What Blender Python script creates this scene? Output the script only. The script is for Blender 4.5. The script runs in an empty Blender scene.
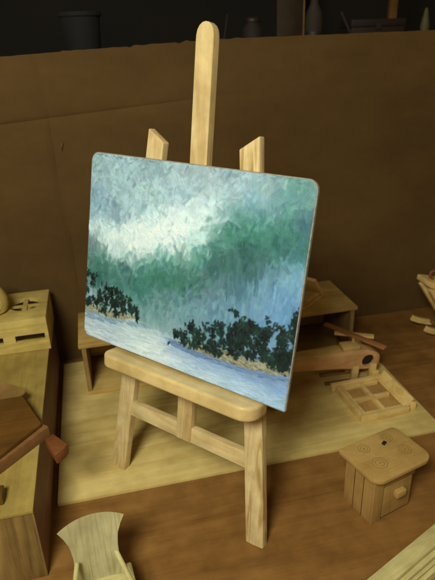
import bpy, bmesh, math, random
import numpy as np
from mathutils import Matrix, Vector, Euler

random.seed(4); RNG = np.random.default_rng(11)
scene = bpy.context.scene
COL = scene.collection
R = math.radians
YAW = R(12.3)                       # the table top, board, stands and cardboard share this direction

def W(x, y, z=0.0):                 # bench coordinates (parallel to the cardboard) -> world
    c, s = math.cos(YAW), math.sin(YAW)
    return Vector((x*c - y*s, x*s + y*c, z))

def lin(v):
    v = v/255.0
    return v/12.92 if v <= 0.04045 else ((v+0.055)/1.055)**2.4
def rgb(r, g, b): return (lin(r), lin(g), lin(b), 1.0)

# ------------------------------------------------------------------ materials
def new_mat(name):
    m = bpy.data.materials.new(name); m.use_nodes = True
    nt = m.node_tree; nt.nodes.clear()
    out = nt.nodes.new('ShaderNodeOutputMaterial'); b = nt.nodes.new('ShaderNodeBsdfPrincipled')
    nt.links.new(b.outputs[0], out.inputs[0])
    return m, nt, b

def ramp(nt, fac, stops):
    r = nt.nodes.new('ShaderNodeValToRGB'); nt.links.new(fac, r.inputs[0])
    while len(r.color_ramp.elements) < len(stops): r.color_ramp.elements.new(0.5)
    for e, (p, c) in zip(r.color_ramp.elements, stops): e.position = p; e.color = c
    return r.outputs[0]

def mixc(nt, fac, a, b, mode='MIX'):
    n = nt.nodes.new('ShaderNodeMix'); n.data_type = 'RGBA'; n.blend_type = mode
    for sock, v in ((n.inputs[0], fac), (n.inputs[6], a), (n.inputs[7], b)):
        if hasattr(v, 'links') or isinstance(v, bpy.types.NodeSocket): nt.links.new(v, sock)
        else: sock.default_value = v
    return n.outputs[2]

def noise(nt, vec, scale, detail=4, rough=0.55, dist=0.0):
    n = nt.nodes.new('ShaderNodeTexNoise'); nt.links.new(vec, n.inputs['Vector'])
    n.inputs['Scale'].default_value = scale; n.inputs['Detail'].default_value = detail
    n.inputs['Roughness'].default_value = rough; n.inputs['Distortion'].default_value = dist
    return n.outputs['Fac']

def mapping(nt, vec, scale, rot=(0,0,0), loc=(0,0,0)):
    m = nt.nodes.new('ShaderNodeMapping'); nt.links.new(vec, m.inputs[0])
    m.inputs['Scale'].default_value = scale; m.inputs['Rotation'].default_value = rot; m.inputs['Location'].default_value = loc
    return m.outputs[0]

def math_(nt, op, a, b=None):
    n = nt.nodes.new('ShaderNodeMath'); n.operation = op
    for s, v in zip(n.inputs, (a, b)):
        if v is None: continue
        if isinstance(v, (int, float)): s.default_value = v
        else: nt.links.new(v, s)
    return n.outputs[0]

def wood(name, light, mid, dark, axis='Z', ring=9.0, fibre=1.0, rough=0.6, seed=0.0, contrast=1.0, stain=0.25, dist=1.2, bump=0.25, coat=0.0):
    """Grain runs along axis: broad ring figure, fine fibres, pores and faint stains."""
    m, nt, b = new_mat(name)
    tc = nt.nodes.new('ShaderNodeTexCoord').outputs['Object']
    st = {'X': (0.12, 1, 1), 'Y': (1, 0.12, 1), 'Z': (1, 1, 0.12)}[axis]
    st2 = tuple(0.035 if v < 1 else 1 for v in st)
    v1 = mapping(nt, tc, st, loc=(seed*3.1, seed*1.7, seed*2.3))
    v2 = mapping(nt, tc, st2, loc=(seed, -seed, seed*.5))
    base = noise(nt, v1, ring, 3, 0.45, dist)
    rings = math_(nt, 'FRACT', math_(nt, 'MULTIPLY', base, 7.0))
    saw = math_(nt, 'ABSOLUTE', math_(nt, 'SUBTRACT', rings, 0.5))
    saw = math_(nt, 'MULTIPLY', saw, 2.0)
    fib = noise(nt, v2, 170*fibre, 6, 0.75)
    blotch = noise(nt, v1, 5.0, 3, 0.5)
    f = math_(nt, 'ADD', math_(nt, 'MULTIPLY', math_(nt, 'SUBTRACT', saw, 0.5), 0.42*contrast), math_(nt, 'MULTIPLY', math_(nt, 'SUBTRACT', fib, 0.5), 0.55))
    f = math_(nt, 'ADD', f, math_(nt, 'MULTIPLY', math_(nt, 'SUBTRACT', blotch, 0.5), 0.7))
    f = math_(nt, 'ADD', f, 0.56)
    col = ramp(nt, f, [(0.18, dark), (0.5, mid), (0.85, light)])
    st_ = noise(nt, tc, 7.0, 4, 0.6)
    stc = ramp(nt, st_, [(0.35, (1-stain, 1-stain*1.1, 1-stain*1.3, 1)), (0.62, (1, 1, 1, 1))])
    col = mixc(nt, 1.0, col, stc, 'MULTIPLY')
    pores = ramp(nt, noise(nt, v2, 420*fibre, 2, 0.5), [(0.30, (0.55, 0.48, 0.4, 1)), (0.38, (1, 1, 1, 1))])
    col = mixc(nt, 0.5*contrast, col, pores, 'MULTIPLY')
    nt.links.new(col, b.inputs['Base Color'])
    rr = ramp(nt, fib, [(0.3, (rough+.12,)*3+(1,)), (0.7, (rough-.08,)*3+(1,))])
    nt.links.new(rr, b.inputs['Roughness'])
    b.inputs['Specular IOR Level'].default_value = 0.35
    b.inputs['Coat Weight'].default_value = coat; b.inputs['Coat Roughness'].default_value = 0.35
    bp = nt.nodes.new('ShaderNodeBump'); bp.inputs['Strength'].default_value = bump; bp.inputs['Distance'].default_value = 0.004
    nt.links.new(f, bp.inputs['Height']); nt.links.new(bp.outputs[0], b.inputs['Normal'])
    return m

def plain(name, col, rough=0.6, var=0.2, scale=12, metallic=0.0, bump=0.1):
    m, nt, b = new_mat(name)
    tc = nt.nodes.new('ShaderNodeTexCoord').outputs['Object']
    n = noise(nt, tc, scale, 5, 0.6)
    c = ramp(nt, n, [(0.3, tuple(v*(1-var) for v in col[:3])+(1,)), (0.7, tuple(min(1, v*(1+var)) for v in col[:3])+(1,))])
    nt.links.new(c, b.inputs['Base Color']); b.inputs['Roughness'].default_value = rough; b.inputs['Metallic'].default_value = metallic
    bp = nt.nodes.new('ShaderNodeBump'); bp.inputs['Strength'].default_value = bump; bp.inputs['Distance'].default_value = 0.003
    nt.links.new(n, bp.inputs['Height']); nt.links.new(bp.outputs[0], b.inputs['Normal'])
    return m

PINE = dict(light=rgb(232,214,162), mid=rgb(216,192,134), dark=rgb(172,138,82))
M = {}
M['pine_v']  = wood('pine_upright', axis='Y', ring=7, seed=1.3, rough=0.5, contrast=0.6, **PINE)
M['pine_v2'] = wood('pine_leg_left', axis='Y', ring=8, seed=4.1, rough=0.5, contrast=0.7, **PINE)
M['pine_v3'] = wood('pine_leg_right', axis='Y', ring=6, seed=7.7, rough=0.5, contrast=1.25, dist=2.0, **PINE)
M['pine_h']  = wood('pine_rail', axis='X', ring=7, seed=2.2, rough=0.5, contrast=0.6, **PINE)
M['pine_tray'] = wood('pine_ledge', rgb(232,210,150), rgb(220,194,130), rgb(196,162,100), axis='X', ring=5, seed=3.9, rough=0.42, contrast=0.5, coat=0.1)
M['ply_x'] = wood('pale_plywood', rgb(226,206,136), rgb(208,184,112), rgb(174,144,78), axis='X', ring=3.2, seed=5.5, rough=0.6, contrast=0.45, fibre=0.9, stain=0.2)
M['balsa_x'] = wood('pale_stand_wood', rgb(204,176,104), rgb(184,154,86), rgb(150,118,60), axis='X', ring=3, seed=6.1, rough=0.65, contrast=0.6, fibre=0.6)
M['balsa_y'] = wood('box_top_wood', rgb(184,164,90), rgb(166,144,74), rgb(136,112,52), axis='Y', ring=4, seed=8.6, rough=0.65, contrast=0.35, fibre=0.6)
M['balsa_z'] = wood('box_front_wood', rgb(170,142,86), rgb(150,122,68), rgb(104,78,40), axis='Z', ring=5, seed=9.2, rough=0.7, contrast=0.9, fibre=0.5)
M['shaded_side'] = wood('shaded_side_wood', rgb(150,112,92), rgb(132,96,78), rgb(104,74,58), axis='Y', ring=5, seed=1.9, rough=0.6, contrast=0.4)  # purple-brown wood, darkened for the shade on the side turned from the lamp
M['vent'] = wood('box_pale_wood', rgb(214,194,116), rgb(198,176,98), rgb(166,142,70), axis='X', ring=5, seed=2.9, rough=0.6, contrast=0.6)
M['stove_v'] = wood('stove_side_wood', rgb(190,156,94), rgb(174,138,78), rgb(142,108,56), axis='Z', ring=8, seed=3.3, rough=0.6, contrast=0.35)
M['stove_t'] = wood('stove_top_wood', rgb(202,170,102), rgb(188,154,88), rgb(160,126,66), axis='X', ring=4, seed=5.1, rough=0.6, contrast=0.3)
M['cream'] = wood('cream_wood', rgb(240,236,190), rgb(230,224,172), rgb(200,188,126), axis='Z', ring=12, seed=6.8, rough=0.55, contrast=0.75, fibre=0.4)
M['cream_x'] = wood('cream_wood_flat', rgb(222,214,156), rgb(206,196,134), rgb(172,158,96), axis='X', ring=10, seed=2.8, rough=0.55, contrast=0.4, fibre=0.6)
M['heli'] = wood('pinkish_toy_wood', rgb(232,188,134), rgb(220,172,118), rgb(190,140,90), axis='X', ring=6, seed=7.1, rough=0.5, contrast=0.5)
M['heli2'] = wood('pale_toy_wood', rgb(236,210,142), rgb(224,194,122), rgb(196,162,94), axis='X', ring=6, seed=4.4, rough=0.55, contrast=0.5)
M['walnut'] = wood('dark_brown_wood', rgb(124,86,36), rgb(106,72,28), rgb(78,50,18), axis='X', ring=4, seed=5.9, rough=0.45, contrast=0.35, coat=0.1)
M['walnut2'] = wood('mid_brown_wood', rgb(150,108,66), rgb(130,90,54), rgb(98,66,36), axis='X', ring=7, seed=6.2, rough=0.5, contrast=0.4)
M['redwood'] = wood('reddish_wood', rgb(136,84,44), rgb(118,70,36), rgb(88,52,28), axis='X', ring=9, seed=1.2, rough=0.5, contrast=0.6)
M['redwood2'] = wood('worn_brown_wood', rgb(180,128,82), rgb(160,110,68), rgb(128,84,50), axis='X', ring=7, seed=8.2, rough=0.5, contrast=0.4)
M['table'] = wood('reddish_brown_table', rgb(156,116,62), rgb(140,100,50), rgb(112,76,36), axis='X', ring=1.8, seed=7.4, rough=0.45, contrast=0.5, fibre=0.4, stain=0.28, dist=2.2, bump=0.12, coat=0.08)
M['black'] = plain('knob_and_hole_black', rgb(26,20,14), 0.7)  # black of the knob; also the shade inside the helicopter and pot holes
M['pencil'] = plain('pencil_line', rgb(128,98,50), 0.8)
M['pink'] = plain('faded_pink_paper', rgb(136,72,54), 0.7)
M['bin'] = plain('dark_teal_plastic', rgb(19,21,17), 0.85, 0.3, 6)  # shelf things down to the cone carry the dim light in their colour
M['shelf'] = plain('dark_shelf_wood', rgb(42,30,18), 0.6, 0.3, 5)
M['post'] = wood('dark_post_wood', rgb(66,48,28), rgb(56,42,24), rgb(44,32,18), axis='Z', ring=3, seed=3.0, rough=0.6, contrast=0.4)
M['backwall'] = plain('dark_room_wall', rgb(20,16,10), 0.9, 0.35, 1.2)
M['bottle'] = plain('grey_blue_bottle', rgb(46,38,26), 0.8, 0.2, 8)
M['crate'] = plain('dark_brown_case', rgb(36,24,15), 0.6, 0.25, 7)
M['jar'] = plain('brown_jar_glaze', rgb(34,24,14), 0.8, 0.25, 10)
M['cone'] = plain('cream_paper', rgb(84,76,50), 0.7, 0.2, 20)

def cardboard():
    m, nt, b = new_mat('brown_cardboard')
    tc = nt.nodes.new('ShaderNodeTexCoord').outputs['Object']
    big = noise(nt, tc, 0.9, 4, 0.55)
    mott = noise(nt, tc, 16, 5, 0.6)
    flute = nt.nodes.new('ShaderNodeTexWave'); flute.bands_direction = 'X'
    nt.links.new(mapping(nt, tc, (1, 1, 0.02)), flute.inputs['Vector']); flute.inputs['Scale'].default_value = 26
    flute.inputs['Distortion'].default_value = 0.6
    c = ramp(nt, big, [(0.3, rgb(118,90,44)), (0.7, rgb(134,103,54))])
    c2 = ramp(nt, mott, [(0.3, (0.95, 0.945, 0.94, 1)), (0.7, (1.03, 1.025, 1.02, 1))])
    c = mixc(nt, 1.0, c, c2, 'MULTIPLY')
    c3 = ramp(nt, flute.outputs['Fac'], [(0.0, (0.985, 0.982, 0.98, 1)), (1.0, (1, 1, 1, 1))])
    c = mixc(nt, 1.0, c, c3, 'MULTIPLY')
    scuff = ramp(nt, noise(nt, mapping(nt, tc, (1, 1, .35), rot=(0, R(20), 0)), 38, 3, 0.75), [(0.70, (1, 1, 1, 1)), (0.78, (1.35, 1.3, 1.2, 1))])
    c = mixc(nt, 0.6, c, scuff, 'MULTIPLY')
    stain = ramp(nt, noise(nt, mapping(nt, tc, (1, 1, 2.2), loc=(3, 0, 1)), 1.7, 4, 0.6), [(0.36, (0.84, 0.82, 0.8, 1)), (0.6, (1, 1, 1, 1))])
    c = mixc(nt, 1.0, c, stain, 'MULTIPLY')
    nt.links.new(c, b.inputs['Base Color']); b.inputs['Roughness'].default_value = 0.85
    bp = nt.nodes.new('ShaderNodeBump'); bp.inputs['Strength'].default_value = 0.15; bp.inputs['Distance'].default_value = 0.01
    nt.links.new(math_(nt, 'ADD', math_(nt, 'MULTIPLY', flute.outputs['Fac'], 0.12), mott), bp.inputs['Height']); nt.links.new(bp.outputs[0], b.inputs['Normal'])
    return m
M['cardboard'] = cardboard()
M['crease'] = plain('cardboard_torn_edge', rgb(176,140,88), 0.9, 0.3, 30)

def paint_mat():
    m, nt, b = new_mat('oil_paint')
    a = nt.nodes.new('ShaderNodeVertexColor'); a.layer_name = 'paint'
    tc = nt.nodes.new('ShaderNodeTexCoord').outputs['Object']
    n = noise(nt, tc, 70, 5, 0.6)
    g = ramp(nt, n, [(0.3, (0.95, 0.95, 0.95, 1)), (0.7, (1.03, 1.03, 1.03, 1))])
    nt.links.new(mixc(nt, 1.0, a.outputs[0], g, 'MULTIPLY'), b.inputs['Base Color'])
    b.inputs['Roughness'].default_value = 0.5; b.inputs['Specular IOR Level'].default_value = 0.4
    bp = nt.nodes.new('ShaderNodeBump'); bp.inputs['Strength'].default_value = 0.25; bp.inputs['Distance'].default_value = 0.002
    nt.links.new(n, bp.inputs['Height']); nt.links.new(bp.outputs[0], b.inputs['Normal'])
    return m
M['paint'] = paint_mat()
M['board_edge'] = plain('pale_board_edge', rgb(140,140,126), 0.7, 0.3, 40)

# ------------------------------------------------------------------ object helpers
def mesh_obj(name, bm, mat, parent=None, matrix=None, smooth=True):
    me = bpy.data.meshes.new(name); bm.to_mesh(me); bm.free()
    o = bpy.data.objects.new(name, me); COL.objects.link(o)
    me.materials.append(M[mat] if isinstance(mat, str) else mat)
    if smooth:
        me.polygons.foreach_set('use_smooth', [True]*len(me.polygons))
        me.set_sharp_from_angle(angle=R(35))
    if parent: o.parent = parent
    if matrix is not None: o.matrix_local = matrix
    return o

def thing(name, label, cat, loc=(0, 0, 0), rotz=0.0, group=None, matrix=None):
    o = bpy.data.objects.new(name, None); COL.objects.link(o); o.empty_display_size = 0.05
    if matrix is not None: o.matrix_world = matrix
    else: o.location = loc; o.rotation_euler = (0, 0, rotz)
    o['label'] = label; o['category'] = cat
    if group: o['group'] = group
    return o
def tag(o, label, cat, group=None):
    o['label'] = label; o['category'] = cat
    if group: o['group'] = group
    return o

def T(x, y, z): return Matrix.Translation((x, y, z))
def RX(a): return Matrix.Rotation(a, 4, 'X')
def RY(a): return Matrix.Rotation(a, 4, 'Y')
def RZ(a): return Matrix.Rotation(a, 4, 'Z')

def merge(dst, src, mtx=None):
    if mtx is not None: bmesh.ops.transform(src, matrix=mtx, verts=src.verts)
    me = bpy.data.meshes.new('tmp'); src.to_mesh(me); src.free(); dst.from_mesh(me); bpy.data.meshes.remove(me)
    return dst

def box(x0, x1, y0, y1, z0, z1, bev=0.004, seg=2, jit=0.0):
    bm = bmesh.new(); bmesh.ops.create_cube(bm, size=1.0)
    for v in bm.verts:
        v.co = Vector((x0 + (v.co.x+.5)*(x1-x0), y0 + (v.co.y+.5)*(y1-y0), z0 + (v.co.z+.5)*(z1-z0)))
        if jit: v.co += Vector([random.uniform(-jit, jit) for _ in range(3)])
    if bev: bmesh.ops.bevel(bm, geom=bm.edges[:], offset=bev, segments=seg, affect='EDGES', profile=0.6)
    return bm

def prism(pts, z0, z1, bev=0.004, seg=2):
    """polygon in xy extruded along z"""
    bm = bmesh.new()
    lo = [bm.verts.new((x, y, z0)) for x, y in pts]; hi = [bm.verts.new((x, y, z1)) for x, y in pts]
    n = len(pts)
    bm.faces.new(lo[::-1]); bm.faces.new(hi)
    for i in range(n): bm.faces.new((lo[i], lo[(i+1) % n], hi[(i+1) % n], hi[i]))
    bmesh.ops.recalc_face_normals(bm, faces=bm.faces)
    if bev:
        es = [e for e in bm.edges if (abs(e.verts[0].co.z-e.verts[1].co.z) < 1e-6) or len(pts) < 9]
        bmesh.ops.bevel(bm, geom=es, offset=bev, segments=seg, affect='EDGES', profile=0.6)
    return bm

def rrect(x0, x1, y0, y1, r, n=6):
    rs = r if isinstance(r, (list, tuple)) else [r]*4       # corner radii: BL, BR, TR, TL
    pts = []
    for (cx, cy, a0, rr) in ((x0, y0, 180, rs[0]), (x1, y0, 270, rs[1]), (x1, y1, 0, rs[2]), (x0, y1, 90, rs[3])):
        sx = 1 if cx == x0 else -1; sy = 1 if cy == y0 else -1
        if rr < 1e-5: pts.append((cx, cy)); continue
        for k in range(n+1):
            a = R(a0 + 90*k/n); pts.append((cx+sx*rr+rr*math.cos(a), cy+sy*rr+rr*math.sin(a)))
    return pts

def lathe(prof, n=32, cap=True):
    bm = bmesh.new(); rows = []
    for r, z in prof:
        rows.append([bm.verts.new((r*math.cos(2*math.pi*k/n), r*math.sin(2*math.pi*k/n), z)) for k in range(n)])
    for a, b in zip(rows, rows[1:]):
        for k in range(n): bm.faces.new((a[k], a[(k+1) % n], b[(k+1) % n], b[k]))
    if cap: bm.faces.new(rows[0][::-1]); bm.faces.new(rows[-1])
    return bm

def rod(p0, p1, r, n=14, r1=None):
    p0, p1 = Vector(p0), Vector(p1); d = p1-p0; L = d.length; r1 = r if r1 is None else r1
    e = min(r, r1)*0.25
    bm = lathe([(r-e, 0), (r, e), (r1, L-e), (r1-e, L)], n)
    m = Matrix.Translation(p0) @ d.to_track_quat('Z', 'Y').to_matrix().to_4x4()
    bmesh.ops.transform(bm, matrix=m, verts=bm.verts); return bm

def ring(cx, cy, z, r, w=0.0008, h=0.0006, n=40):
    bm = bmesh.new(); rows = []
    for rr, zz in ((r-w, z), (r-w, z+h), (r+w, z+h), (r+w, z)):
        rows.append([bm.verts.new((cx+rr*math.cos(2*math.pi*k/n), cy+rr*math.sin(2*math.pi*k/n), zz)) for k in range(n)])
    for a, b in zip(rows, rows[1:]):
        for k in range(n): bm.faces.new((a[k], a[(k+1) % n], b[(k+1) % n], b[k]))
    return bm

def carve(o, cutters):
    """boolean-subtract bmeshes (given in o's own coordinates) and bake the result"""
    tmp = []
    for c in cutters:
        me = bpy.data.meshes.new('cutter'); c.to_mesh(me); c.free()
        k = bpy.data.objects.new('cutter', me); COL.objects.link(k); k.matrix_world = o.matrix_world.copy(); tmp.append(k)
        md = o.modifiers.new('cut', 'BOOLEAN'); md.operation = 'DIFFERENCE'; md.solver = 'EXACT'; md.object = k
    bpy.context.view_layer.update()
    for k in tmp: k.matrix_world = o.matrix_world.copy()
    bpy.context.view_layer.update()
    dg = bpy.context.evaluated_depsgraph_get()
    me = bpy.data.meshes.new_from_object(o.evaluated_get(dg))
    o.modifiers.clear(); old = o.data; o.data = me
    bpy.data.meshes.remove(old)
    for k in tmp: bpy.data.objects.remove(k)
    o.data.set_sharp_from_angle(angle=R(35))

# ------------------------------------------------------------------ the setting
def grid_sheet(x0, x1, y0, y1, nx, ny, fn):
    bm = bmesh.new(); rows = []
    for j in range(ny+1):
        rows.append([bm.verts.new(fn(x0+(x1-x0)*i/nx, y0+(y1-y0)*j/ny)) for i in range(nx+1)])
    for j in range(ny):
        for i in range(nx): bm.faces.new((rows[j][i], rows[j][i+1], rows[j+1][i+1], rows[j+1][i]))
    return bm

root = T(0, 0, 0) @ RZ(YAW)
t = mesh_obj('table_top', box(-3.0, 4.2, -1.6, 3.34, -0.06, 0.0, 0.006), 'table', matrix=root)
t['kind'] = 'structure'
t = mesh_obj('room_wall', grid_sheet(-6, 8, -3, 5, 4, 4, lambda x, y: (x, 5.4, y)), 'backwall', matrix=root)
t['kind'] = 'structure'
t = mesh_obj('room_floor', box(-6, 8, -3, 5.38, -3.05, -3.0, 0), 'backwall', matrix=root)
t['kind'] = 'structure'

# ------------------------------------------------------------------ cardboard backdrop (one bent sheet, creased, torn top edge)
def crd():
    bm = bmesh.new(); cols = []
    xs = np.linspace(-1.5, 3.2, 236)
    def top(x): return np.interp(x, [-1.5, -0.4, 0.58, 0.86, 2.05, 3.2], [1.73, 1.774, 1.8147, 1.8205, 1.826, 1.83])
    def crease(x): return np.interp(x, [-1.5, -0.45, 0.56, 1.15, 3.2], [1.38, 1.45, 1.52, 1.553, 1.62])
    rag = RNG.normal(0, 1, 236); rag = np.convolve(rag, [.25, .5, .25], 'same')
    for q_ in (70, 71, 72, 88, 101, 102, 103): rag[q_] += RNG.uniform(-3.5, 3.5)
    for i, x in enumerate(xs):
        zt = top(x) + 0.0022*rag[i]*(1 if x < 1 else .5); zc = crease(x)
        zs = list(np.linspace(0, zc-0.02, 26)) + [zc-0.008, zc, zc+0.008] + list(np.linspace(zc+0.02, zt, 7))
        col = []
        for z in zs:
            y = 3.10 + 0.006*math.sin(x*2.1+.6)*z + 0.004*math.sin(x*5.3+z*2)
            y += 0.008*max(.12, min(1, 1.1-x))*math.exp(-((z-zc)/0.009)**2)                              # horizontal score line
            y += 0.010*math.exp(-((x+0.16+0.03*z)/0.014)**2) + 0.007*math.exp(-((x+0.52-0.02*z)/0.014)**2) - 0.02*max(0, z-zc)  # vertical fold at the left
            col.append(bm.verts.new((x, y, z)))
        cols.append(col)
    for a, b in zip(cols, cols[1:]):
        for k in range(len(a)-1): bm.faces.new((a[k], b[k], b[k+1], a[k+1]))
    geom = bmesh.ops.solidify(bm, geom=bm.faces[:], thickness=-0.014)
    bmesh.ops.recalc_face_normals(bm, faces=bm.faces)
    return bm
o = mesh_obj('cardboard_backdrop', crd(), 'cardboard', matrix=root)
tag(o, 'tall brown cardboard sheet standing across the back of the table', 'cardboard')

# ------------------------------------------------------------------ things on a shelf behind the cardboard
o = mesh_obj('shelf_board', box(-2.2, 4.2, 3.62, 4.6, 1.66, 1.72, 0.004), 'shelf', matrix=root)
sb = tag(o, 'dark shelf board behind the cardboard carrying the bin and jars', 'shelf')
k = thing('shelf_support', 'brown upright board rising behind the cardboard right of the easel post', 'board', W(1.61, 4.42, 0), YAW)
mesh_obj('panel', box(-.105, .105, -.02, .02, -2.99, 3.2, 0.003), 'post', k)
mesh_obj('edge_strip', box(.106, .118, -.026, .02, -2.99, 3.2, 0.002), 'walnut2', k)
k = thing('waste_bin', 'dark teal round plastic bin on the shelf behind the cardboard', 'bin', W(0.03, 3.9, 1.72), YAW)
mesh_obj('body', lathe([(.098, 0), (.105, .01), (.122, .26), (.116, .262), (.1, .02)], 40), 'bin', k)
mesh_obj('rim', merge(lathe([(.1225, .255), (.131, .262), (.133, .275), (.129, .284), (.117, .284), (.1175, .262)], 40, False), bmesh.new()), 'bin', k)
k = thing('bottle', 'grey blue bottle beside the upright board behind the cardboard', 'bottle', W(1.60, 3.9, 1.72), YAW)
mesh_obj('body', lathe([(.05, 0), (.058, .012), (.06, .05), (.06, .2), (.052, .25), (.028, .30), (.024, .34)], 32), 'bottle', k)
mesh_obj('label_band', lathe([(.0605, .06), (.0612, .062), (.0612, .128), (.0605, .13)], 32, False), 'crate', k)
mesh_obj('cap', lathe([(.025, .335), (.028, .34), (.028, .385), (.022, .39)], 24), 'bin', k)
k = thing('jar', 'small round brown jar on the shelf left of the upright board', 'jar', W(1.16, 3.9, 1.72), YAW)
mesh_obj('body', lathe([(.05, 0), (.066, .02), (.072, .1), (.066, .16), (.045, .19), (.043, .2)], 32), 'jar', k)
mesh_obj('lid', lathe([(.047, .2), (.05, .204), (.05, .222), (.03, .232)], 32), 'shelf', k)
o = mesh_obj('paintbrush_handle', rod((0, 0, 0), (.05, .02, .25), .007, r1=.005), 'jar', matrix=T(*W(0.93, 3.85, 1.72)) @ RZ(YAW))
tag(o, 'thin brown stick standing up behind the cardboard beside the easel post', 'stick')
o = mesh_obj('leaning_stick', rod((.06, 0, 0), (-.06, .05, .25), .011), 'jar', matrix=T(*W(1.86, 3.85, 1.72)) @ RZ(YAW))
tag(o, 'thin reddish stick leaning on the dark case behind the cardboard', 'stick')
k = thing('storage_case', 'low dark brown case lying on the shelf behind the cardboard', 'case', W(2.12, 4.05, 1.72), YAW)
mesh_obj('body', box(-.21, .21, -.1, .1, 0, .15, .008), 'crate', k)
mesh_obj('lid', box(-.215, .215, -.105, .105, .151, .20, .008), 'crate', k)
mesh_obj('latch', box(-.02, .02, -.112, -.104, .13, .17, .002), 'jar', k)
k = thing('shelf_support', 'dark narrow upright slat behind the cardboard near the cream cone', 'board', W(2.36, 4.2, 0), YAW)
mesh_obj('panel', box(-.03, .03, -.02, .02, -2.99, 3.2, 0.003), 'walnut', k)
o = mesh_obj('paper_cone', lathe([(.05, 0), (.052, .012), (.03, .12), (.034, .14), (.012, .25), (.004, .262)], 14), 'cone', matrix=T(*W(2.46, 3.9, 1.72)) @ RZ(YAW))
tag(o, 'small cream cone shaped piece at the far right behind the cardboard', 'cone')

# ------------------------------------------------------------------ plywood sheet the easel stands on
o = mesh_obj('plywood_board', box(-.335, 1.53, 1.86, 3.02, 0.0, 0.018, .002), 'ply_x', matrix=T(*W(0, 0, 0.0005)) @ RZ(YAW))
tag(o, 'pale flat plywood sheet lying on the table under the easel', 'board')
BZ = 0.0185

# ------------------------------------------------------------------ large box at the left
k = thing('wooden_box', 'large plain wooden box with a shaded side at the left edge', 'box', W(-.75, 2.29, 0), YAW)
mesh_obj('lid', box(-.45, .392, -.772, .77, .322, .337, .003), 'balsa_y', k)
mesh_obj('front_panel', box(-.448, .391, -.768, -.752, .001, .3215, .003), 'balsa_z', k)
mesh_obj('side_panel', box(.377, .391, -.7515, .766, .001, .3215, .003), 'shaded_side', k)
mesh_obj('side_panel', box(-.448, -.434, -.751, .766, .001, .3215, .003), 'balsa_z', k)
mesh_obj('back_panel', box(-.433, .376, .75, .766, .001, .3215, .003), 'balsa_z', k)

# slotted box on top of it
k = thing('slotted_wooden_box', 'pale wooden box with a round crossed opening on top and slots in front', 'box', W(-.70, 2.845, .3375), YAW)
o = mesh_obj('body', box(-.32, .355, -.185, .185, 0, .19, .004), 'vent', k)
circ = [(.235+.083*math.cos(2*math.pi*i/40), .012+.083*math.sin(2*math.pi*i/40)) for i in range(40)]
cuts = [box(-.30, .335, -.165, .165, .015, .168, 0), prism(circ, .15, .25, 0),
        box(.185, .335-.0, -.25, -.1, .062, .100, 0), box(-.02, .125, -.25, -.1, .062, .100, 0), box(-.23, -.085, -.25, -.1, .062, .100, 0)]
bpy.context.view_layer.update()
carve(o, cuts)
mesh_obj('cross_bar', box(.235-.0125, .235+.0125, -.075, .1, .174, .187, .002), 'vent', k)
mesh_obj('cross_bar', box(.148, .32, .004, .022, .172, .184, .002), 'vent', k)
k = thing('wooden_pot', 'small rounded wooden pot standing on the slotted box', 'pot', W(-.615, 2.80, .5285), YAW)
mesh_obj('body', lathe([(.05, 0), (.07, .012), (.082, .05), (.078, .09), (.06, .125), (.045, .15), (.05, .16), (.042, .16), (.035, .12)], 32), 'vent', k)
mesh_obj('hole_dark', rod((.02, -.06, .045), (.03, -.09, .055), .012), 'black', k)  # black peg standing for the shade inside a hole in the pot

# ------------------------------------------------------------------ dark brown model lying on the box
k = thing('wooden_model', 'dark brown wooden model with a sloping slab on a beam on the big box', 'model', W(-.40, 1.80, .3375), YAW)
a = Vector((-.357+.40, 1.949-1.80)); b_ = Vector((-.50+.40, 1.80-1.80)); d = (b_-a).normalized(); n_ = Vector((-d.y, d.x))
if n_.y > 0: n_ = -n_
def strip(p, q, w0, w1): return [tuple(p+n_*w0), tuple(q+n_*w0), tuple(q+n_*w1), tuple(p+n_*w1)]
p0 = a; q0 = a + d*0.55
mesh_obj('beam', prism(strip(p0 + Vector((.005, 0)), q0, .0, .05), .0005, .05, .005), 'walnut2', k)
slab = prism([(-.127, .32), (-.036, .319), (.058, .097), (-.079, -.056), (-.42, -.44), (-.52, -.05)], 0, .018, .004)
mesh_obj('slab', slab, 'walnut', k, T(0, .02, .052) @ RX(R(0)))
mesh_obj('slab_edge', prism(strip(p0, q0, -.025, -.004), .0005, .0515, .003), 'walnut', k)
mesh_obj('rest_block', box(-.30, -.24, .1, .26, .0005, .0515, .003), 'walnut2', k)
o = mesh_obj('end_block', prism([(.075, .02), (.105, .05), (.165, -.03), (.152, -.055), (.12, -.085)], .012, .06, .006), 'redwood', k)
# leaf shaped carving
def leaf():
    bm = bmesh.new(); n = 26; rows = []
    for i in range(n+1):
        s = i/n; w = .085*math.sin(math.pi*min(1, s*0.96+.02))**0.8; x = -.22+.36*s
        rows.append([bm.verts.new((x, w*(-1+2*j/8), .014 - .024*(1-(1-2*j/8)**2)*math.sin(math.pi*s) + .012*s + .012)) for j in range(9)])
    for p_, q_ in zip(rows, rows[1:]):
        for j in range(8): bm.faces.new((p_[j], q_[j], q_[j+1], p_[j+1]))
    bmesh.ops.solidify(bm, geom=bm.faces[:], thickness=.012)
    bmesh.ops.recalc_face_normals(bm, faces=bm.faces)
    return bm
o = mesh_obj('leaf_dish', leaf(), 'stove_v', matrix=T(*W(-.565, 2.19, .345)) @ RZ(YAW - R(8)) @ RX(R(14)))
o.location.z = .372
tag(o, 'leaf shaped carved brown dish behind the sloping slab', 'dish')
o = mesh_obj('small_dark_block', box(-.16, .045, -.03, .03, 0, .04, .005), 'walnut', matrix=T(*W(-.505, 1.60, .3375)) @ RZ(YAW))
tag(o, 'small dark brown block near the front edge of the big box', 'block')

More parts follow.
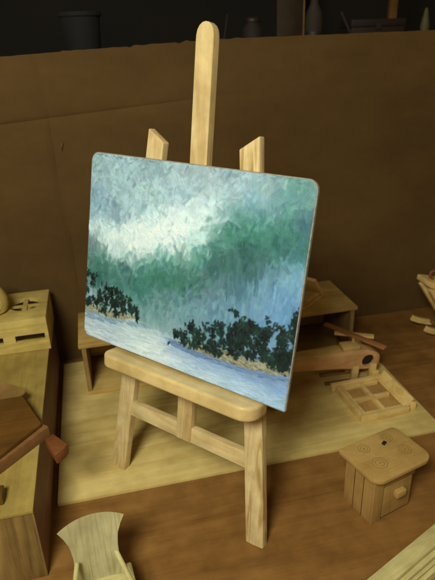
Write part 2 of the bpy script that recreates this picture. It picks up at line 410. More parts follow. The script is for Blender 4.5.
# ------------------------------------------------------------------ long low stand behind the easel
k = thing('wooden_stand', 'long low open wooden stand with a pale top behind the easel', 'stand', W(.61, 2.835, BZ), YAW)
mesh_obj('top', box(-.815, .815, -.205, .205, .305, .327, .003), 'balsa_x', k)
mesh_obj('side_panel', box(-.80, -.776, -.2, .2, .0255, .3045, .003), 'balsa_z', k)
mesh_obj('side_panel', box(.776, .80, -.2, .2, .0255, .3045, .003), 'balsa_z', k)
mesh_obj('base', box(-.80, .80, -.2, .2, .0005, .025, .003), 'balsa_x', k)
mesh_obj('divider', box(-.02, .0, -.19, .19, .0255, .3045, .003), 'balsa_z', k)
mesh_obj('back_rail', box(-.775, .775, .175, .195, .03, .10, .003), 'vent', k)

k = thing('toy_lounger', 'small pale wooden seat with a leaning back on the long stand', 'toy chair', W(1.16, 2.80, BZ+.3275), YAW+R(38))
mesh_obj('base', box(-.14, .09, -.07, .07, 0.0, .022, .004), 'heli2', k)
mesh_obj('seat', box(-.13, .08, -.06, .06, .0225, .04, .004), 'heli2', k)
mesh_obj('backrest', box(-.011, .011, -.075, .075, 0, .185, .005), 'heli2', k, T(.095, 0, .012) @ RY(R(-38)))
mesh_obj('armrest', box(-.10, .02, -.07, -.058, .0405, .056, .003), 'heli2', k)

# ------------------------------------------------------------------ toy helicopter
k = thing('toy_helicopter', 'pinkish wooden toy helicopter with a round dark window hole beside the painting', 'toy', W(1.32, 2.40, BZ), YAW - R(3))
def fus():
    # stations along x: (x, half width, z low, z high)
    st = [(-.52, .046, .118, .172), (-.38, .050, .110, .180), (-.25, .052, .100, .188), (-.12, .052, .088, .196), (-.04, .050, .074, .198),
          (.04, .048, .065, .192), (.09, .043, .067, .172), (.12, .033, .078, .152), (.132, .018, .095, .132)]
    bm = bmesh.new(); rings = []
    for x, w, zl, zh in st:
        c = min(w, (zh-zl)/2)*.28
        pts = [(-w, zl+c), (-w, zh-c), (-w+c, zh), (w-c, zh), (w, zh-c), (w, zl+c), (w-c, zl), (-w+c, zl)]
        rings.append([bm.verts.new((x, y, z)) for y, z in pts])
    for a, b in zip(rings, rings[1:]):
        for i in range(8): bm.faces.new((a[i], a[(i+1) % 8], b[(i+1) % 8], b[i]))
    bm.faces.new(rings[0]); bm.faces.new(rings[-1][::-1])
    bmesh.ops.recalc_face_normals(bm, faces=bm.faces)
    return bm
o = mesh_obj('fuselage', fus(), 'heli', k)
hole = [(.048+.038*math.cos(2*math.pi*i/32), .128+.038*math.sin(2*math.pi*i/32)) for i in range(32)]
hb = prism(hole, .022, .08, 0); bmesh.ops.transform(hb, matrix=RX(R(90)), verts=hb.verts)
bpy.context.view_layer.update(); carve(o, [hb])
wb = prism([(.048+(x-.048)*.97, .128+(z-.128)*.97) for x, z in hole], .0222, .026, 0); bmesh.ops.transform(wb, matrix=RX(R(90)), verts=wb.verts)
mesh_obj('window', wb, 'black', k)  # black disc paints the shade inside the round hole
mesh_obj('roof_panel', prism([(-.5, -.036), (-.10, -.040), (-.10, .040), (-.5, .036)], .196, .206, .002), 'heli2', k, RY(R(-2.4)))
mesh_obj('canopy', box(-.10, .0, -.036, .036, .197, .222, .006), 'heli2', k)
mesh_obj('rotor_mast', rod((-.02, .02, .2), (-.02, .02, .262), .009), 'heli2', k)
mesh_obj('rotor_blade', box(-.20, .20, -.018, .018, 0, .014, .005), 'redwood2', k, T(-.02, .02, .255) @ RZ(R(-57)))
mesh_obj('rotor_blade', box(-.11, .11, -.019, .019, 0, .013, .005), 'heli2', k, T(-.005, .05, .243) @ RZ(R(-25)))
mesh_obj('skid', box(-.2, .075, -.055, -.032, 0, .016, .004), 'walnut2', k)
mesh_obj('skid', box(-.2, .075, .032, .055, 0, .016, .004), 'walnut2', k)
for sx, sy in ((-.03, -1), (.075, -1), (-.03, 1), (.075, 1)):
    mesh_obj('strut', prism([(-.020, 0), (.020, 0), (.024, .088), (-.012, .088)], -.012, .012, .003), 'heli2', k, T(sx, sy*.043, .014) @ RX(R(90)) )

# ------------------------------------------------------------------ tray with a crossed grid
k = thing('grid_tray', 'small pale wooden frame with four square openings in front of the helicopter', 'tray', W(1.30, 2.165, BZ), YAW + R(2.5))
k.scale = (.84, .86, .95)
mesh_obj('base_plate', box(-.155, .15, -.165, .165, 0, .008, .002), 'stove_v', k)
mesh_obj('front_rail', box(-.175, .15, -.185, -.155, 0, .038, .004), 'heli2', k)
mesh_obj('side_rail', box(-.178, -.15, -.15, .15, 0, .042, .004), 'heli2', k)
mesh_obj('back_rail', box(-.20, .18, .155, .185, 0, .046, .004), 'heli2', k)
g = box(-.012, .012, -.15, .15, .0085, .034, .002)
merge(g, box(-.149, -.0125, -.012, .012, .0085, .0335, .002)); merge(g, box(.0125, .12, -.012, .012, .0085, .0335, .002))
mesh_obj('grid', g, 'heli2', k)
mesh_obj('inner_frame', merge(box(-.149, -.125, -.154, .154, .0085, .032, .002), merge(box(-.1245, .12, -.154, -.13, .0085, .032, .002), box(-.1245, .12, .13, .154, .0085, .032, .002))), 'heli2', k)
mesh_obj('side_board', box(-.006, .006, -.15, .18, 0, .078, .003), 'heli2', k, T(.148, 0, .006) @ RY(R(40)))
mesh_obj('corner_post', box(.175, .21, -.165, -.14, 0, .045, .004), 'heli2', k)
mesh_obj('corner_post', box(.12, .165, .19, .215, 0, .06, .004), 'heli2', k)

# ------------------------------------------------------------------ toy stove
k = thing('toy_stove', 'small wooden toy stove with drawn burner rings and a handled door', 'toy stove', W(.910, 1.426, 0.001), YAW + R(14.6))
mesh_obj('side_panel', box(0, .012, .013, .17, 0, .2295, .002), 'stove_v', k)
for y in (.060, .112): mesh_obj('side_batten', box(-.0025, -.0002, y-.0012, y+.0012, .001, .228, 0), 'walnut', k)
mesh_obj('side_panel', box(.208, .22, .013, .17, 0, .2295, .002), 'stove_v', k)
mesh_obj('back_panel', box(.0125, .2075, .158, .17, 0, .2295, .002), 'stove_v', k)
mesh_obj('front_panel', box(0, .05, 0, .0125, 0, .2295, .002), 'stove_v', k)
mesh_obj('front_panel', box(.0505, .22, .003, .0125, .172, .2295, .002), 'stove_v', k)
mesh_obj('bottom', box(.013, .2075, .013, .157, .004, .014, 0), 'walnut', k)
dr = mesh_obj('door', box(.056, .205, .002, .0115, .012, .166, .002), 'stove_v', k)
mesh_obj('handle', box(.108, .156, -.022, .0015, .105, .135, .003), 'stove_t', dr)
mesh_obj('top', prism(rrect(-.022, .285, -.028, .20, [.05, .05, .03, .01]), .23, .25, .005), 'stove_t', k)
for cx, cy, rr in ((.070, .055, .030), (.215, .065, .026), (.072, .15, .024), (.20, .155, .024)):
    bn = ring(cx, cy, .2498, rr)
    merge(bn, ring(cx, cy, .2498, rr*.6)); merge(bn, lathe([(.0035, .2498), (.0035, .2506)], 10), T(cx, cy, 0))
    mesh_obj('burner', bn, 'pencil', k)
mesh_obj('knob', box(-.010, .010, -.007, .007, 0, .008, .002), 'black', k, T(.165, .132, .25) @ RZ(R(20)))

# ------------------------------------------------------------------ cream toy chair
k = thing('toy_chair', 'cream wooden toy chair with a curved flaring back and rod arms', 'toy chair', (-.452, 1.325, 0.0005), R(19))
def back():
    bm = bmesh.new(); rows = []
    n = 16; m = 14
    def half(z):   # half width at height z along the back
        return float(np.interp(z, [0, .05, .10, .15, .19, .22], [.088, .081, .077, .084, .101, .118]))
    for i in range(n+1):
        s = -1+2*i/n; col = []
        ztop = 0.215 + .020*(1-abs(s)**2.2)
        for j in range(m+1):
            z = ztop*j/m; x = s*half(min(z, .22)); y = .035*(x/.12)**2*-1
            col.append(bm.verts.new((x, y, z)))
        rows.append(col)
    for a, b in zip(rows, rows[1:]):
        for j in range(m): bm.faces.new((a[j], b[j], b[j+1], a[j+1]))
    bmesh.ops.solidify(bm, geom=bm.faces[:], thickness=-.014)
    bmesh.ops.recalc_face_normals(bm, faces=bm.faces)
    return bm
mesh_obj('backrest', back(), 'cream', k, T(0, .0, .088) @ RX(R(-22)))
mesh_obj('seat', prism(rrect(-.115, .115, -.21, .028, [.03, .03, .008, .008]), .07, .088, .004), 'cream_x', k)
for s in (-1, 1):
    arm = mesh_obj('arm', rod((s*.068, .008, .185), (s*.104, -.15, .160), .0085), 'cream_x', k)
    mesh_obj('arm_post', rod((s*.104, -.145, .0885), (s*.106, -.147, .153), .0075), 'cream_x', k)
    for y in (-.185, -.005): mesh_obj('leg', rod((s*.1, y, 0), (s*.09, y, .0695), .009), 'cream_x', k)

# ------------------------------------------------------------------ ribbed block
k = thing('ribbed_block', 'pale ribbed wooden block lying in the bottom right corner', 'block', (.632, 1.340, 0.001), R(35.0))
g = bmesh.new()
y = -.078
for i, (w, h) in enumerate(((.018, .070), (.014, .074), (.020, .084), (.062, .098))):
    merge(g, box(-.165, .30, y, y+w-.0012, 0, h, .004)); y += w
o = mesh_obj('body', g, 'cream_x', k)
mesh_obj('foot', box(-.12, -.08, .0325, .06, 0, .05, .003), 'walnut2', k)

# ------------------------------------------------------------------ toy rocker at the right edge
k = thing('toy_rocker', 'pale wooden toy rocker with a curved runner at the right edge', 'toy rocker', W(2.20, 2.76, 0.001), YAW)
def runner(y0):
    bm = bmesh.new(); vs = []
    n = 22; R0 = .55
    outer = [(R0*math.sin(R(-28+56*i/n)), R0*(1-math.cos(R(-28+56*i/n)))) for i in range(n+1)]
    inner = [((R0-.035)*math.sin(R(-28+56*i/n)), R0-(R0-.035)*math.cos(R(-28+56*i/n))) for i in range(n+1)]
    pts = outer + inner[::-1]
    b = prism(pts, y0, y0+.022, 0); bmesh.ops.transform(b, matrix=RX(R(90)), verts=b.verts); return b
mesh_obj('runner', runner(.06), 'heli2', k); mesh_obj('runner', runner(-.10), 'heli2', k)
mesh_obj('crossbar', box(-.12, -.08, -.08, .10, .03, .05, .004), 'walnut2', k)
mesh_obj('crossbar', box(.1, .14, -.08, .10, .03, .05, .004), 'walnut2', k)
mesh_obj('front_leg', box(-.02, .02, -.072, -.036, 0, .39, .005), 'heli2', k, T(-.02, 0, .03) @ RY(R(-34)))
mesh_obj('front_leg', box(-.02, .02, .036, .072, 0, .39, .005), 'heli2', k, T(-.02, 0, .03) @ RY(R(-34)))
mesh_obj('rear_leg', box(-.013, .013, -.065, -.04, 0, .32, .004), 'heli2', k, T(.1, 0, .04) @ RY(R(8)))
mesh_obj('rear_leg', box(-.013, .013, .04, .065, 0, .32, .004), 'heli2', k, T(.1, 0, .04) @ RY(R(8)))
mesh_obj('seat', box(-.02, .40, -.085, .085, 0, .036, .010), 'heli2', k, T(-.245, 0, .365) @ RY(R(14)))
curl = bmesh.new()
pp = [Vector((-.20, 0, .375)), Vector((-.225, 0, .41)), Vector((-.215, 0, .44)), Vector((-.19, 0, .435)), Vector((-.165, 0, .40)), Vector((-.15, 0, .37))]
for a_, b_ in zip(pp, pp[1:]): merge(curl, rod(a_, b_, .009, 10))
o = mesh_obj('pink_ribbon', curl, 'pink', matrix=T(*W(2.20, 2.76, 0.012)) @ RZ(YAW))
tag(o, 'small curled faded pink piece resting on the toy rocker', 'ribbon')

# ------------------------------------------------------------------ the easel
PSI, LEAN = -0.6299, 0.1722
U = Vector((math.cos(PSI), math.sin(PSI), 0)); B = Vector((-math.sin(PSI), math.cos(PSI), 0))
V = Vector((0, 0, math.cos(LEAN))) + B*math.sin(LEAN); N = U.cross(V)
EZ = Vector((-0.1962, 1.7327, 0.0))
EM = Matrix(((U.x, V.x, N.x, EZ.x), (U.y, V.y, N.y, EZ.y), (U.z, V.z, N.z, EZ.z), (0, 0, 0, 1)))
k = thing('tabletop_easel', 'light pine tabletop easel with three uprights holding the painting', 'easel', matrix=T(*EZ) @ RZ(PSI))
INV = (T(*EZ) @ RZ(PSI)).inverted() @ EM          # easel plane (u, v, out of plane) -> easel empty
TH = .037
def leg(s, mat, foot_v):
    a, b, Lh, hw = .3737, .2021, 1.5323, .040
    u0, u1 = s*a, s*b; L = math.hypot(u1-u0, Lh)
    ang = math.atan2(-(u1-u0), Lh)
    # local: x across, y along; slanted top higher on the outer side
    o_ = s
    pts = [(-hw, foot_v), (hw, foot_v), (hw, L+(.006 if o_ > 0 else -.034)), (-hw, L+(-.034 if o_ > 0 else .006))]
    bm = prism(pts, -TH, 0, .006, 3)
    return mesh_obj('leg', bm, mat, k, INV @ T(u0, 0, 0) @ RZ(ang))
leg(-1, 'pine_v2', .018); leg(1, 'pine_v3', -.002)
pw = .0375
pts = [(-pw, .318), (pw, .318)] + [(pw*c_, 1.86+.035*s_) for c_, s_ in ((1, -.9), (.98, -.2), (.88, .3), (.66, .68), (.35, .93), (0, 1.0), (-.35, .93), (-.66, .68), (-.88, .3), (-.98, -.2), (-1, -.9))]
bm = prism(pts, -TH, 0, .005, 3)
mesh_obj('centre_post', bm, 'pine_v', k, INV @ T(0, 0, .004))
mesh_obj('rail', box(-.300, .300, .318, .384, -.034, -.002, .003), 'pine_h', k, INV)
# ledge
mesh_obj('ledge', prism(rrect(-.352, .383, .0045, .135, [.012, .03, .065, .045], 8), .588, .646, .014, 4), 'pine_tray', k, INV @ Matrix(((1,0,0,0),(0,0,1,0),(0,-1,0,0),(0,0,0,1))).inverted() if False else INV @ Matrix(((1,0,0,0),(0,0,1,0),(0,1,0,0),(0,0,0,1))))
# rear prop leg, hinged behind the post
top = INV @ Vector((0, 1.26, -.075)); foot = Vector((.0, .78, BZ))
d = (top-foot); L = d.length
rl = mesh_obj('rear_leg', box(-.035, .035, -.018, .018, 0.012, L, .004), 'pine_v', k, T(*foot) @ d.to_track_quat('Z', 'Y').to_matrix().to_4x4())
rl.data.materials[0] = M['stove_v']
mesh_obj('hinge_block', box(-.10, .10, 1.20, 1.26, -.085, -.0375, .003), 'pine_h', k, INV)
mesh_obj('hinge_bolt', rod((-.12, 1.23, -.06), (.12, 1.23, -.06), .009), 'jar', k, INV)

# ------------------------------------------------------------------ the painting
PAINT_COLS = [(0.049, 0.935, 135, 158, 158), (0.159, 0.95, 138, 165, 165), (0.315, 0.946, 128, 150, 152), (0.458, 0.956,
142, 160, 160), (0.592, 0.949, 142, 158, 158), (0.716, 0.95, 135, 158, 158), (0.831, 0.955, 130, 152, 150),
(0.939, 0.952, 100, 145, 130), (0.984, 0.92, 95, 140, 125), (0.04, 0.781, 122, 150, 160), (0.169, 0.803, 138,
165, 165), (0.322, 0.852, 145, 172, 168), (0.466, 0.866, 135, 160, 162), (0.578, 0.871, 138, 160, 162), (0.68,
0.91, 140, 162, 162), (0.763, 0.881, 110, 150, 155), (0.821, 0.871, 115, 150, 155), (0.876, 0.881, 105, 140,
145), (0.926, 0.91, 85, 135, 125), (0.989, 0.822, 60, 100, 105), (0.04, 0.677, 125, 155, 162), (0.148, 0.698,
125, 150, 158), (0.278, 0.758, 140, 165, 165), (0.377, 0.79, 145, 170, 168), (0.45, 0.78, 150, 172, 170),
(0.54, 0.806, 150, 172, 165), (0.612, 0.833, 165, 190, 180), (0.681, 0.815, 120, 155, 150), (0.73, 0.811, 95,
145, 130), (0.037, 0.624, 175, 200, 190), (0.098, 0.584, 180, 205, 192), (0.181, 0.602, 185, 205, 192),
(0.287, 0.641, 195, 212, 198), (0.384, 0.696, 205, 218, 205), (0.456, 0.711, 200, 215, 202), (0.523, 0.739,
195, 212, 200), (0.589, 0.752, 170, 195, 185), (0.573, 0.689, 160, 190, 175), (0.023, 0.54, 110, 135, 135),
(0.073, 0.509, 130, 160, 150), (0.159, 0.519, 160, 188, 175), (0.24, 0.538, 185, 205, 192), (0.319, 0.557,
200, 212, 200), (0.416, 0.606, 200, 212, 200), (0.486, 0.632, 190, 208, 195), (0.555, 0.638, 140, 180, 162),
(0.635, 0.725, 100, 150, 130), (0.016, 0.44, 75, 125, 105), (0.106, 0.441, 70, 125, 105), (0.218, 0.47, 85,
135, 118), (0.323, 0.498, 80, 140, 120), (0.422, 0.533, 85, 145, 125), (0.492, 0.561, 110, 155, 135), (0.583,
0.584, 80, 135, 115), (0.663, 0.664, 75, 125, 108), (0.717, 0.743, 60, 120, 98), (0.793, 0.781, 65, 130, 105),
(0.854, 0.751, 60, 120, 98), (0.923, 0.787, 65, 118, 100), (0.98, 0.759, 60, 115, 98), (0.769, 0.819, 90, 140,
125), (0.839, 0.82, 80, 135, 120), (0.899, 0.844, 80, 135, 118), (0.081, 0.364, 55, 105, 90), (0.196, 0.369,
65, 115, 98), (0.305, 0.389, 62, 120, 100), (0.405, 0.429, 58, 115, 92), (0.501, 0.456, 58, 112, 90), (0.592,
0.482, 62, 110, 92), (0.651, 0.569, 62, 105, 92), (0.713, 0.585, 60, 108, 92), (0.786, 0.671, 55, 105, 88),
(0.864, 0.668, 60, 112, 95), (0.933, 0.706, 55, 105, 92), (0.981, 0.697, 60, 115, 110), (0.31, 0.323, 65, 120,
105), (0.413, 0.329, 85, 130, 120), (0.51, 0.359, 85, 130, 125), (0.601, 0.388, 90, 130, 130), (0.662, 0.455,
95, 130, 132), (0.722, 0.496, 70, 110, 110), (0.795, 0.585, 62, 100, 98), (0.872, 0.597, 85, 125, 130),
(0.946, 0.604, 90, 130, 140), (0.993, 0.596, 100, 145, 160), (0.342, 0.243, 110, 148, 142), (0.444, 0.261,
110, 148, 142), (0.54, 0.293, 105, 145, 145), (0.629, 0.338, 100, 140, 145), (0.711, 0.399, 95, 135, 142),
(0.789, 0.456, 92, 130, 142), (0.848, 0.465, 100, 142, 155), (0.904, 0.483, 98, 142, 160), (0.961, 0.479, 95,
140, 165), (0.994, 0.446, 95, 135, 165), (0.777, 0.373, 100, 145, 155), (0.896, 0.39, 95, 140, 165), (0.971,
0.394, 90, 135, 160), (0.677, 0.305, 95, 138, 145), (0.59, 0.26, 110, 145, 148), (0.372, 0.2, 125, 160, 158),
(0.474, 0.204, 125, 155, 158), (0.294, 0.156, 150, 180, 178), (0.211, 0.144, 125, 155, 165), (0.066, 0.076,
140, 165, 185), (0.157, 0.08, 125, 150, 175), (0.033, 0.106, 115, 140, 160), (0.271, 0.093, 165, 190, 195),
(0.376, 0.148, 175, 195, 195), (0.428, 0.151, 150, 170, 195), (0.025, 0.032, 170, 185, 195), (0.101, 0.002,
175, 188, 192), (0.219, 0.018, 175, 190, 198), (0.33, 0.032, 185, 200, 200), (0.406, 0.089, 190, 205, 200),
(0.479, 0.143, 110, 135, 180), (0.437, 0.031, 180, 198, 205), (0.532, 0.101, 140, 165, 195), (0.537, 0.05,
170, 190, 205), (0.627, 0.107, 115, 145, 185), (0.631, 0.068, 140, 170, 200), (0.634, 0.033, 165, 188, 205),
(0.698, 0.085, 120, 150, 190), (0.747, 0.046, 140, 170, 195), (0.703, 0.037, 165, 188, 205), (0.805, 0.11,
105, 140, 185), (0.812, 0.049, 150, 178, 205), (0.888, 0.107, 105, 142, 190), (0.894, 0.052, 140, 170, 200),
(0.968, 0.104, 105, 145, 195), (0.957, 0.032, 140, 175, 200), (0.993, 0.153, 90, 125, 175), (0.995, 0.036,
125, 165, 200), (0.843, 0.146, 75, 95, 140), (0.924, 0.142, 80, 100, 145)]
treeL = [(-0.018, 0.376), (0.02, 0.364), (0.063, 0.359), (0.102, 0.309), (0.142, 0.315), (0.183, 0.311), (0.218,
0.289), (0.258, 0.28), (0.298, 0.255), (0.308, 0.199), (0.252, 0.208), (0.204, 0.164), (0.161, 0.194), (0.117,
0.151), (0.073, 0.182), (-0.008, 0.179)]
sandL = [(-0.007, 0.168), (0.072, 0.188), (0.15, 0.185), (0.235, 0.207), (0.308, 0.199), (0.238, 0.164), (0.123,
0.142), (-0.006, 0.145)]
shadeL = [(-0.006, 0.145), (0.123, 0.142), (0.293, 0.172), (0.426, 0.176), (0.295, 0.146), (0.125, 0.108), (-0.004,
0.105)]
treeR = [(0.48, 0.133), (0.51, 0.191), (0.548, 0.2), (0.568, 0.238), (0.538, 0.252), (0.582, 0.247), (0.615, 0.244),
(0.643, 0.284), (0.67, 0.284), (0.685, 0.308), (0.725, 0.303), (0.741, 0.314), (0.753, 0.284), (0.774, 0.32),
(0.779, 0.36), (0.747, 0.377), (0.777, 0.378), (0.808, 0.351), (0.833, 0.35), (0.853, 0.348), (0.876, 0.32),
(0.893, 0.344), (0.899, 0.392), (0.937, 0.369), (0.974, 0.373), (0.995, 0.434), (1.003, 0.462), (1.008,
0.363), (1.011, 0.188), (0.977, 0.183), (0.919, 0.187), (0.859, 0.191), (0.797, 0.185), (0.713, 0.162),
(0.646, 0.155), (0.576, 0.149)]
sandR = [(0.519, 0.142), (0.622, 0.161), (0.733, 0.184), (0.839, 0.183), (0.918, 0.196), (1.006, 0.196), (1.005,
0.172), (0.923, 0.151), (0.823, 0.138), (0.694, 0.134), (0.601, 0.138)]
shadeR = [(0.454, 0.144), (0.528, 0.146), (0.625, 0.137), (0.694, 0.134), (0.823, 0.138), (0.924, 0.146), (1.006,
0.163), (1.005, 0.144), (0.907, 0.12), (0.805, 0.11), (0.683, 0.104), (0.58, 0.109), (0.481, 0.118)]
BL = Vector((-0.5926, 2.0839, 0.6596)); BR = Vector((0.2142, 1.4933, 0.6481)); TL = Vector((-0.4836, 2.218, 1.4216))
PU = (BR-BL); PWID = PU.length; PU.normalize(); PV = (TL-BL); PV -= PU*PV.dot(PU); PHEI = PV.length; PV.normalize(); PN = PU.cross(PV)
PM = Matrix(((PU.x, PV.x, PN.x, BL.x), (PU.y, PV.y, PN.y, BL.y), (PU.z, PV.z, PN.z, BL.z), (0, 0, 0, 1)))
NX, NY = 640, 500
def inside(poly, X, Y):
    c = np.zeros(X.shape, bool); n = len(poly); j = n-1
    for i in range(n):
        xi, yi = poly[i]; xj, yj = poly[j]
        cond = ((yi > Y) != (yj > Y)) & (X < (xj-xi)*(Y-yi)/((yj-yi) or 1e-9)+xi)
        c ^= cond; j = i
    return c
def paint():
    cp = np.array(COL_PTS, float)
    tl = (cp[:, 1] > .22) & (cp[:, 3]-cp[:, 2] > 38); cp[tl, 2:] += (7, 4, 9)
    sk = (cp[:, 1] > .55) & (cp[:, 4] > 145) & (cp[:, 2] < 160); cp[sk, 2:] += (12, 14, 13)
    cl = (cp[:, 1] > .5) & (cp[:, 2] >= 160); cp[cl, 2:] += (np.array([232, 238, 232])-cp[cl, 2:])*.4
    lo_ = (cp[:, 1] < .16)
    cp[lo_, 2:] += (np.array([212, 222, 222])-cp[lo_, 2:])*np.where(cp[lo_, 0] < .5, .58, .22)[:, None]
    gx, gy = np.meshgrid(np.linspace(0, 1, 161), np.linspace(0, 1, 126))
    D = (gx[..., None]-cp[:, 0])**2 + ((gy[..., None]-cp[:, 1])*.78)**2
    # sharper in the narrow bands near the bottom edge
    sig = np.where(cp[:, 1] < .2, .016, .024)
    Wt = np.exp(-D/(2*sig**2)) + 1e-5/(D+1e-3)
    base = (Wt@cp[:, 2:])/Wt.sum(-1, keepdims=True)
    def at(u, v):
        i = min(160, max(0, int(round(u*160)))); j = min(125, max(0, int(round(v*125)))); return base[j, i].copy()
    yy, xx = np.meshgrid(np.arange(NY), np.arange(NX), indexing='ij')
    ui = np.clip((xx/(NX-1)*160).round().astype(int), 0, 160); vi = np.clip((yy/(NY-1)*125).round().astype(int), 0, 125)
    C = base[vi, ui]; Hh = np.zeros((NY, NX))
    def dab(u, v, col, L, w, ang, alpha=.9, h=1.0, clip=None):
        cx, cy = u*(NX-1), v*(NY-1); r = int(L/2+w+2)
        x0, x1 = max(0, int(cx)-r), min(NX, int(cx)+r+1); y0, y1 = max(0, int(cy)-r), min(NY, int(cy)+r+1)
        if x1 <= x0 or y1 <= y0: return
        X = xx[y0:y1, x0:x1]-cx; Y = yy[y0:y1, x0:x1]-cy
        ca, sa = math.cos(ang), math.sin(ang)
        bend = RNG.normal(0, .22)
        a = X*ca+Y*sa; b = -X*sa+Y*ca + bend*(a/(L+1))**2*w
        q = np.clip(b/(w/2), -1.4, 1.4)
        prof = 1/(1+np.exp((np.abs(q)-.85)*9)) / (1+np.exp((np.abs(a)-L/2)*1.1))
        ph = RNG.uniform(0, 9); br = .88+.12*np.sin(q*7+ph+np.sin(a*.15)*1.2)*np.cos(q*13+ph*2)
        al = np.clip(prof*br*alpha, 0, 1)
        tone = (1+.05*np.sin(q*9+ph))[..., None]
        C[y0:y1, x0:x1] = C[y0:y1, x0:x1]*(1-al[..., None]) + np.clip(col*tone, 0, 255)*al[..., None]
        Hh[y0:y1, x0:x1] = Hh[y0:y1, x0:x1]*(1-.7*al) + h*al*(.55+.45*np.abs(q))*(1+.35*np.sin(q*11+ph))
    def zone(u, v):
        if v < .02+.17*(1 if u < .45 else .8) - .0*u: return 'water'
        if u > .68 and v < .62: return 'blue'
        if v > .62 - .0*u and u < .7: return 'sky'
        return 'teal'
    for (cnt, L0, w0, jit, al) in ((1500, 52, 26, 7, .85), (2300, 30, 15, 8, .75), (2200, 17, 9, 9, .62)):
        for _ in range(cnt):
            u, v = RNG.uniform(0, 1), RNG.uniform(0, 1); z = zone(u, v)
            du, dv = RNG.normal(0, .016), RNG.normal(0, .018 if v > .25 else .004)
            col = at(u+du, v+dv) + RNG.normal(0, jit) + RNG.normal(0, 3, 3)
            L = L0*RNG.uniform(.6, 1.3); w = w0*RNG.uniform(.6, 1.2)
            if z == 'water':
                ang = R(RNG.normal(1, 9)); col = at(u+du*.5, v+dv*.5) + RNG.normal(0, jit*.5); w *= .55; L *= 1.5
                if v < .06 or (u < .45 and v < .1): col += RNG.uniform(-14, 22)
            elif z == 'blue': ang = R(RNG.normal(88, 14)); w *= .7
            elif z == 'sky': ang = R(RNG.normal(60, 55))
            else: ang = R(RNG.normal(75, 35))
            lum = col.mean()
            if lum > 165 and v > .35: col += 10 if RNG.random() < .5 else 18
            elif 135 < lum <= 165 and .45 < v and RNG.random() < .08: col += 22
            elif lum < 118 and v > .3: col -= 6
            if z in ('teal', 'sky') and RNG.random() < .05: col = col*.8 + np.array([-4, 0, 4.])
            dab(u, v, col, L, w, ang, al, h=RNG.uniform(.4, 1.3)*(1.7 if lum > 170 else 1))
    # shaded water edge and sand, laid on with long flat strokes
    def fill(poly, cols, n, L, w, angm, angs, h=.8, al=.85):
        P = np.array(poly); lo, hi = P.min(0), P.max(0); k_ = 0; tries = 0
        while k_ < n and tries < n*60:
            tries += 1
            u, v = RNG.uniform(lo[0], hi[0]), RNG.uniform(lo[1], hi[1])
            if not inside(poly, np.array([u]), np.array([v]))[0]: continue
            c = np.array(cols[RNG.integers(len(cols))], float)+RNG.normal(0, 6)
            dab(u, v, c, L*RNG.uniform(.6, 1.3), w*RNG.uniform(.7, 1.3), R(RNG.normal(angm, angs)), al, h); k_ += 1
    fill(shadeR, [(92, 116, 150), (112, 140, 172), (104, 130, 162)], 260, 20, 4, 2, 6)
    fill(shadeL, [(132, 158, 174), (120, 148, 168)], 100, 20, 4, -4, 6)
    fill(sandR, [(150, 148, 122), (128, 124, 98), (104, 100, 74), (166, 160, 132)], 620, 10, 4, -2, 14)
    fill(sandL, [(146, 146, 116), (124, 126, 96), (158, 154, 124)], 260, 10, 4, -2, 14)
    dk = [(16, 32, 30), (22, 44, 38), (12, 24, 24), (28, 54, 44), (18, 36, 28), (24, 40, 34)]
    def clumps(poly, n, m, top):
        P = np.array(poly); lo, hi = P.min(0), P.max(0); k_ = 0
        while k_ < n:
            u, v = RNG.uniform(lo[0], hi[0]), RNG.uniform(lo[1], hi[1])
            if not inside(poly, np.array([u]), np.array([v]))[0]: continue
            tone = np.array(dk[RNG.integers(6)], float) + RNG.normal(0, 4); k_ += 1; lean = RNG.normal(75, 22)
            for _ in range(m):
                q = RNG.normal(0, .0070, 2)
                dab(u+q[0]*.8, v+q[1]*1.5, tone+RNG.normal(0, 5), RNG.uniform(4, 11), RNG.uniform(3.5, 8), R(RNG.normal(lean, 45)), .95, 1.5)
            if RNG.random() < .3:
                dab(u+RNG.normal(0, .008), v+RNG.normal(.004, .008), tone*1.5+np.array([12, 26, 22.]), RNG.uniform(5, 9), 3.5, R(RNG.normal(lean, 35)), .7, 1.7)
    clumps(treeL, 75, 9, 0); clumps(treeR, 230, 9, 0)
    # ragged twigs along the upper outline and foot of the trees
    for poly in (treeL, treeR):
        P = np.array(poly)
        for i in range(len(P)):
            p_, q_ = P[i], P[(i+1) % len(P)]
            for s in np.arange(0, 1, .006/max(.006, np.hypot(*(q_-p_)))):
                if RNG.random() < .22:
                    x, y = p_+(q_-p_)*s+RNG.normal(0, .005, 2)
                    dab(x, y, np.array(dk[RNG.integers(6)], float), RNG.uniform(8, 16), RNG.uniform(4, 7), R(RNG.normal(80, 40)), .95, 1.6)
    # broken dark specks along the top edge
    for _ in range(60):
        u = RNG.uniform(.02, .95) if RNG.random() < .3 else RNG.uniform(.02, .36)
        dab(u, RNG.normal(.991, .004), np.array((84, 94, 86.)), RNG.uniform(3, 9), 2.4, R(RNG.normal(0, 25)), .55, .4)
    return C, Hh
COL_PTS = PAINT_COLS
Cc, Hh = paint()
GAIN = 1.2
Hh = (Hh + np.roll(Hh, 1, 0) + np.roll(Hh, 1, 1))/3
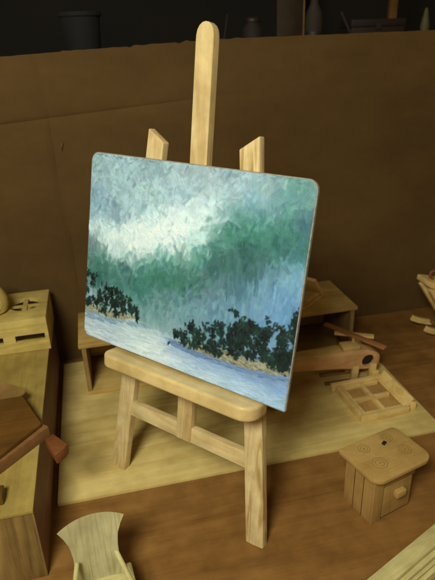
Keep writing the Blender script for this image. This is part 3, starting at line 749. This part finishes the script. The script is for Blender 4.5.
def build_paint():
    m = .004; W_, H_ = PWID-2*m, PHEI-2*m; r = .034
    xs = np.linspace(m, PWID-m, NX); ys = np.linspace(m, PHEI-m, NY)
    X, Y = np.meshgrid(xs, ys)
    Z = .0012 + Hh*.0016
    # pull corner vertices onto the rounded outline
    cxs = np.where(X < m+r, m+r, np.where(X > PWID-m-r, PWID-m-r, X)); cys = np.where(Y < m+r, m+r, np.where(Y > PHEI-m-r, PHEI-m-r, Y))
    dx, dy = X-cxs, Y-cys; corner = (dx != 0) & (dy != 0) & (Y > .5*PHEI) | ((dx != 0) & (dy != 0) & (X < .5*PWID))
    dist = np.hypot(dx, dy); mx = np.maximum(np.abs(dx), np.abs(dy))
    f = np.where(corner & (dist > 1e-9), mx/np.maximum(dist, 1e-9), 1.0)      # square -> disc
    X = cxs+dx*f; Y = cys+dy*f
    co = np.stack([X, Y, Z], -1).reshape(-1, 3)
    co3 = co.reshape(NY, NX, 3)
    co3[0, :, 2] = co3[-1, :, 2] = .0; co3[:, 0, 2] = co3[:, -1, 2] = .0
    idx = np.arange(NX*NY).reshape(NY, NX)
    F = np.stack([idx[:-1, :-1], idx[:-1, 1:], idx[1:, 1:], idx[1:, :-1]], -1).reshape(-1, 4)
    me = bpy.data.meshes.new('paint_layer')
    me.vertices.add(NX*NY); me.vertices.foreach_set('co', co3.reshape(-1))
    me.loops.add(F.size); me.loops.foreach_set('vertex_index', F.reshape(-1).astype(np.int32))
    me.polygons.add(len(F)); me.polygons.foreach_set('loop_start', np.arange(0, F.size, 4, dtype=np.int32))
    me.polygons.foreach_set('loop_total', np.full(len(F), 4, np.int32)); me.update(calc_edges=True)
    me.polygons.foreach_set('use_smooth', [True]*len(F))
    c = np.clip(Cc, 0, 255)/255; l = np.where(c <= .04045, c/12.92, ((c+.055)/1.055)**2.4)*GAIN
    # the lamp's warm tint is undone so that the pigments keep their cool look
    low = (np.linspace(0, 1, NY)[:, None, None] < .2)
    l = l*np.where(low, np.array((.88, .965, 1.06)), np.array(PIG_TINT))
    rgba = np.concatenate([np.clip(l, 0, .95), np.ones((NY, NX, 1))], -1)
    at = me.color_attributes.new('paint', 'FLOAT_COLOR', 'POINT'); at.data.foreach_set('color', rgba.reshape(-1))
    return me
PIG_TINT = (0.86, 0.945, 1.11)
k = thing('landscape_painting', 'small painting of a misty blue green lake shore with dark trees', 'painting', matrix=PM)
mesh_obj('panel', prism(rrect(0, PWID, 0, PHEI, [.034, .008, .038, .038], 8), -.016, 0, .003), 'board_edge', k)
me = build_paint(); o = bpy.data.objects.new('paint_layer', me); COL.objects.link(o); me.materials.append(M['paint']); o.parent = k; o.matrix_local = T(0, 0, .0004)

# ------------------------------------------------------------------ light
def area(name, loc, target, size, power, col, sy=None):
    l = bpy.data.lights.new(name, 'AREA'); l.energy = power; l.color = col
    l.shape = 'RECTANGLE' if sy else 'DISK'; l.size = size
    if sy: l.size_y = sy
    o = bpy.data.objects.new(name, l); COL.objects.link(o); o.location = loc
    o.rotation_euler = (Vector(target)-Vector(loc)).to_track_quat('-Z', 'Y').to_euler()
    return o
area('key_light', (-0.85, -0.85, 3.2), (.05, 2.1, .5), 1.15, 142, (1.0, .975, .82))  # main soft lamp from the upper left front; its source is unseen
w = bpy.data.worlds.new('World'); scene.world = w; w.use_nodes = True
bg = w.node_tree.nodes['Background']; bg.inputs[0].default_value = (1.0, .70, .36, 1); bg.inputs[1].default_value = 0.12

# ------------------------------------------------------------------ camera
cam = bpy.data.cameras.new('camera'); co = bpy.data.objects.new('camera', cam); COL.objects.link(co); scene.camera = co
pitch, roll, f_px = 0.4279, -0.0372, 540.12
fw = Vector((0, math.cos(pitch), -math.sin(pitch))); rt = Vector((1, 0, 0)); up = Vector((0, math.sin(pitch), math.cos(pitch)))
r2 = rt*math.cos(roll)+up*math.sin(roll); u2 = -rt*math.sin(roll)+up*math.cos(roll)
co.matrix_world = Matrix(((r2.x, u2.x, -fw.x, 0), (r2.y, u2.y, -fw.y, 0), (r2.z, u2.z, -fw.z, 1.7978), (0, 0, 0, 1)))
cam.sensor_fit = 'VERTICAL'; cam.sensor_height = 36.0; cam.lens = 36.0*f_px/580.0
cam.clip_start = 0.02; cam.clip_end = 100
cam.dof.use_dof = True; cam.dof.focus_distance = 2.05; cam.dof.aperture_fstop = 2.6
scene.view_settings.view_transform = 'Standard'; scene.view_settings.look = 'None'; scene.view_settings.exposure = 0
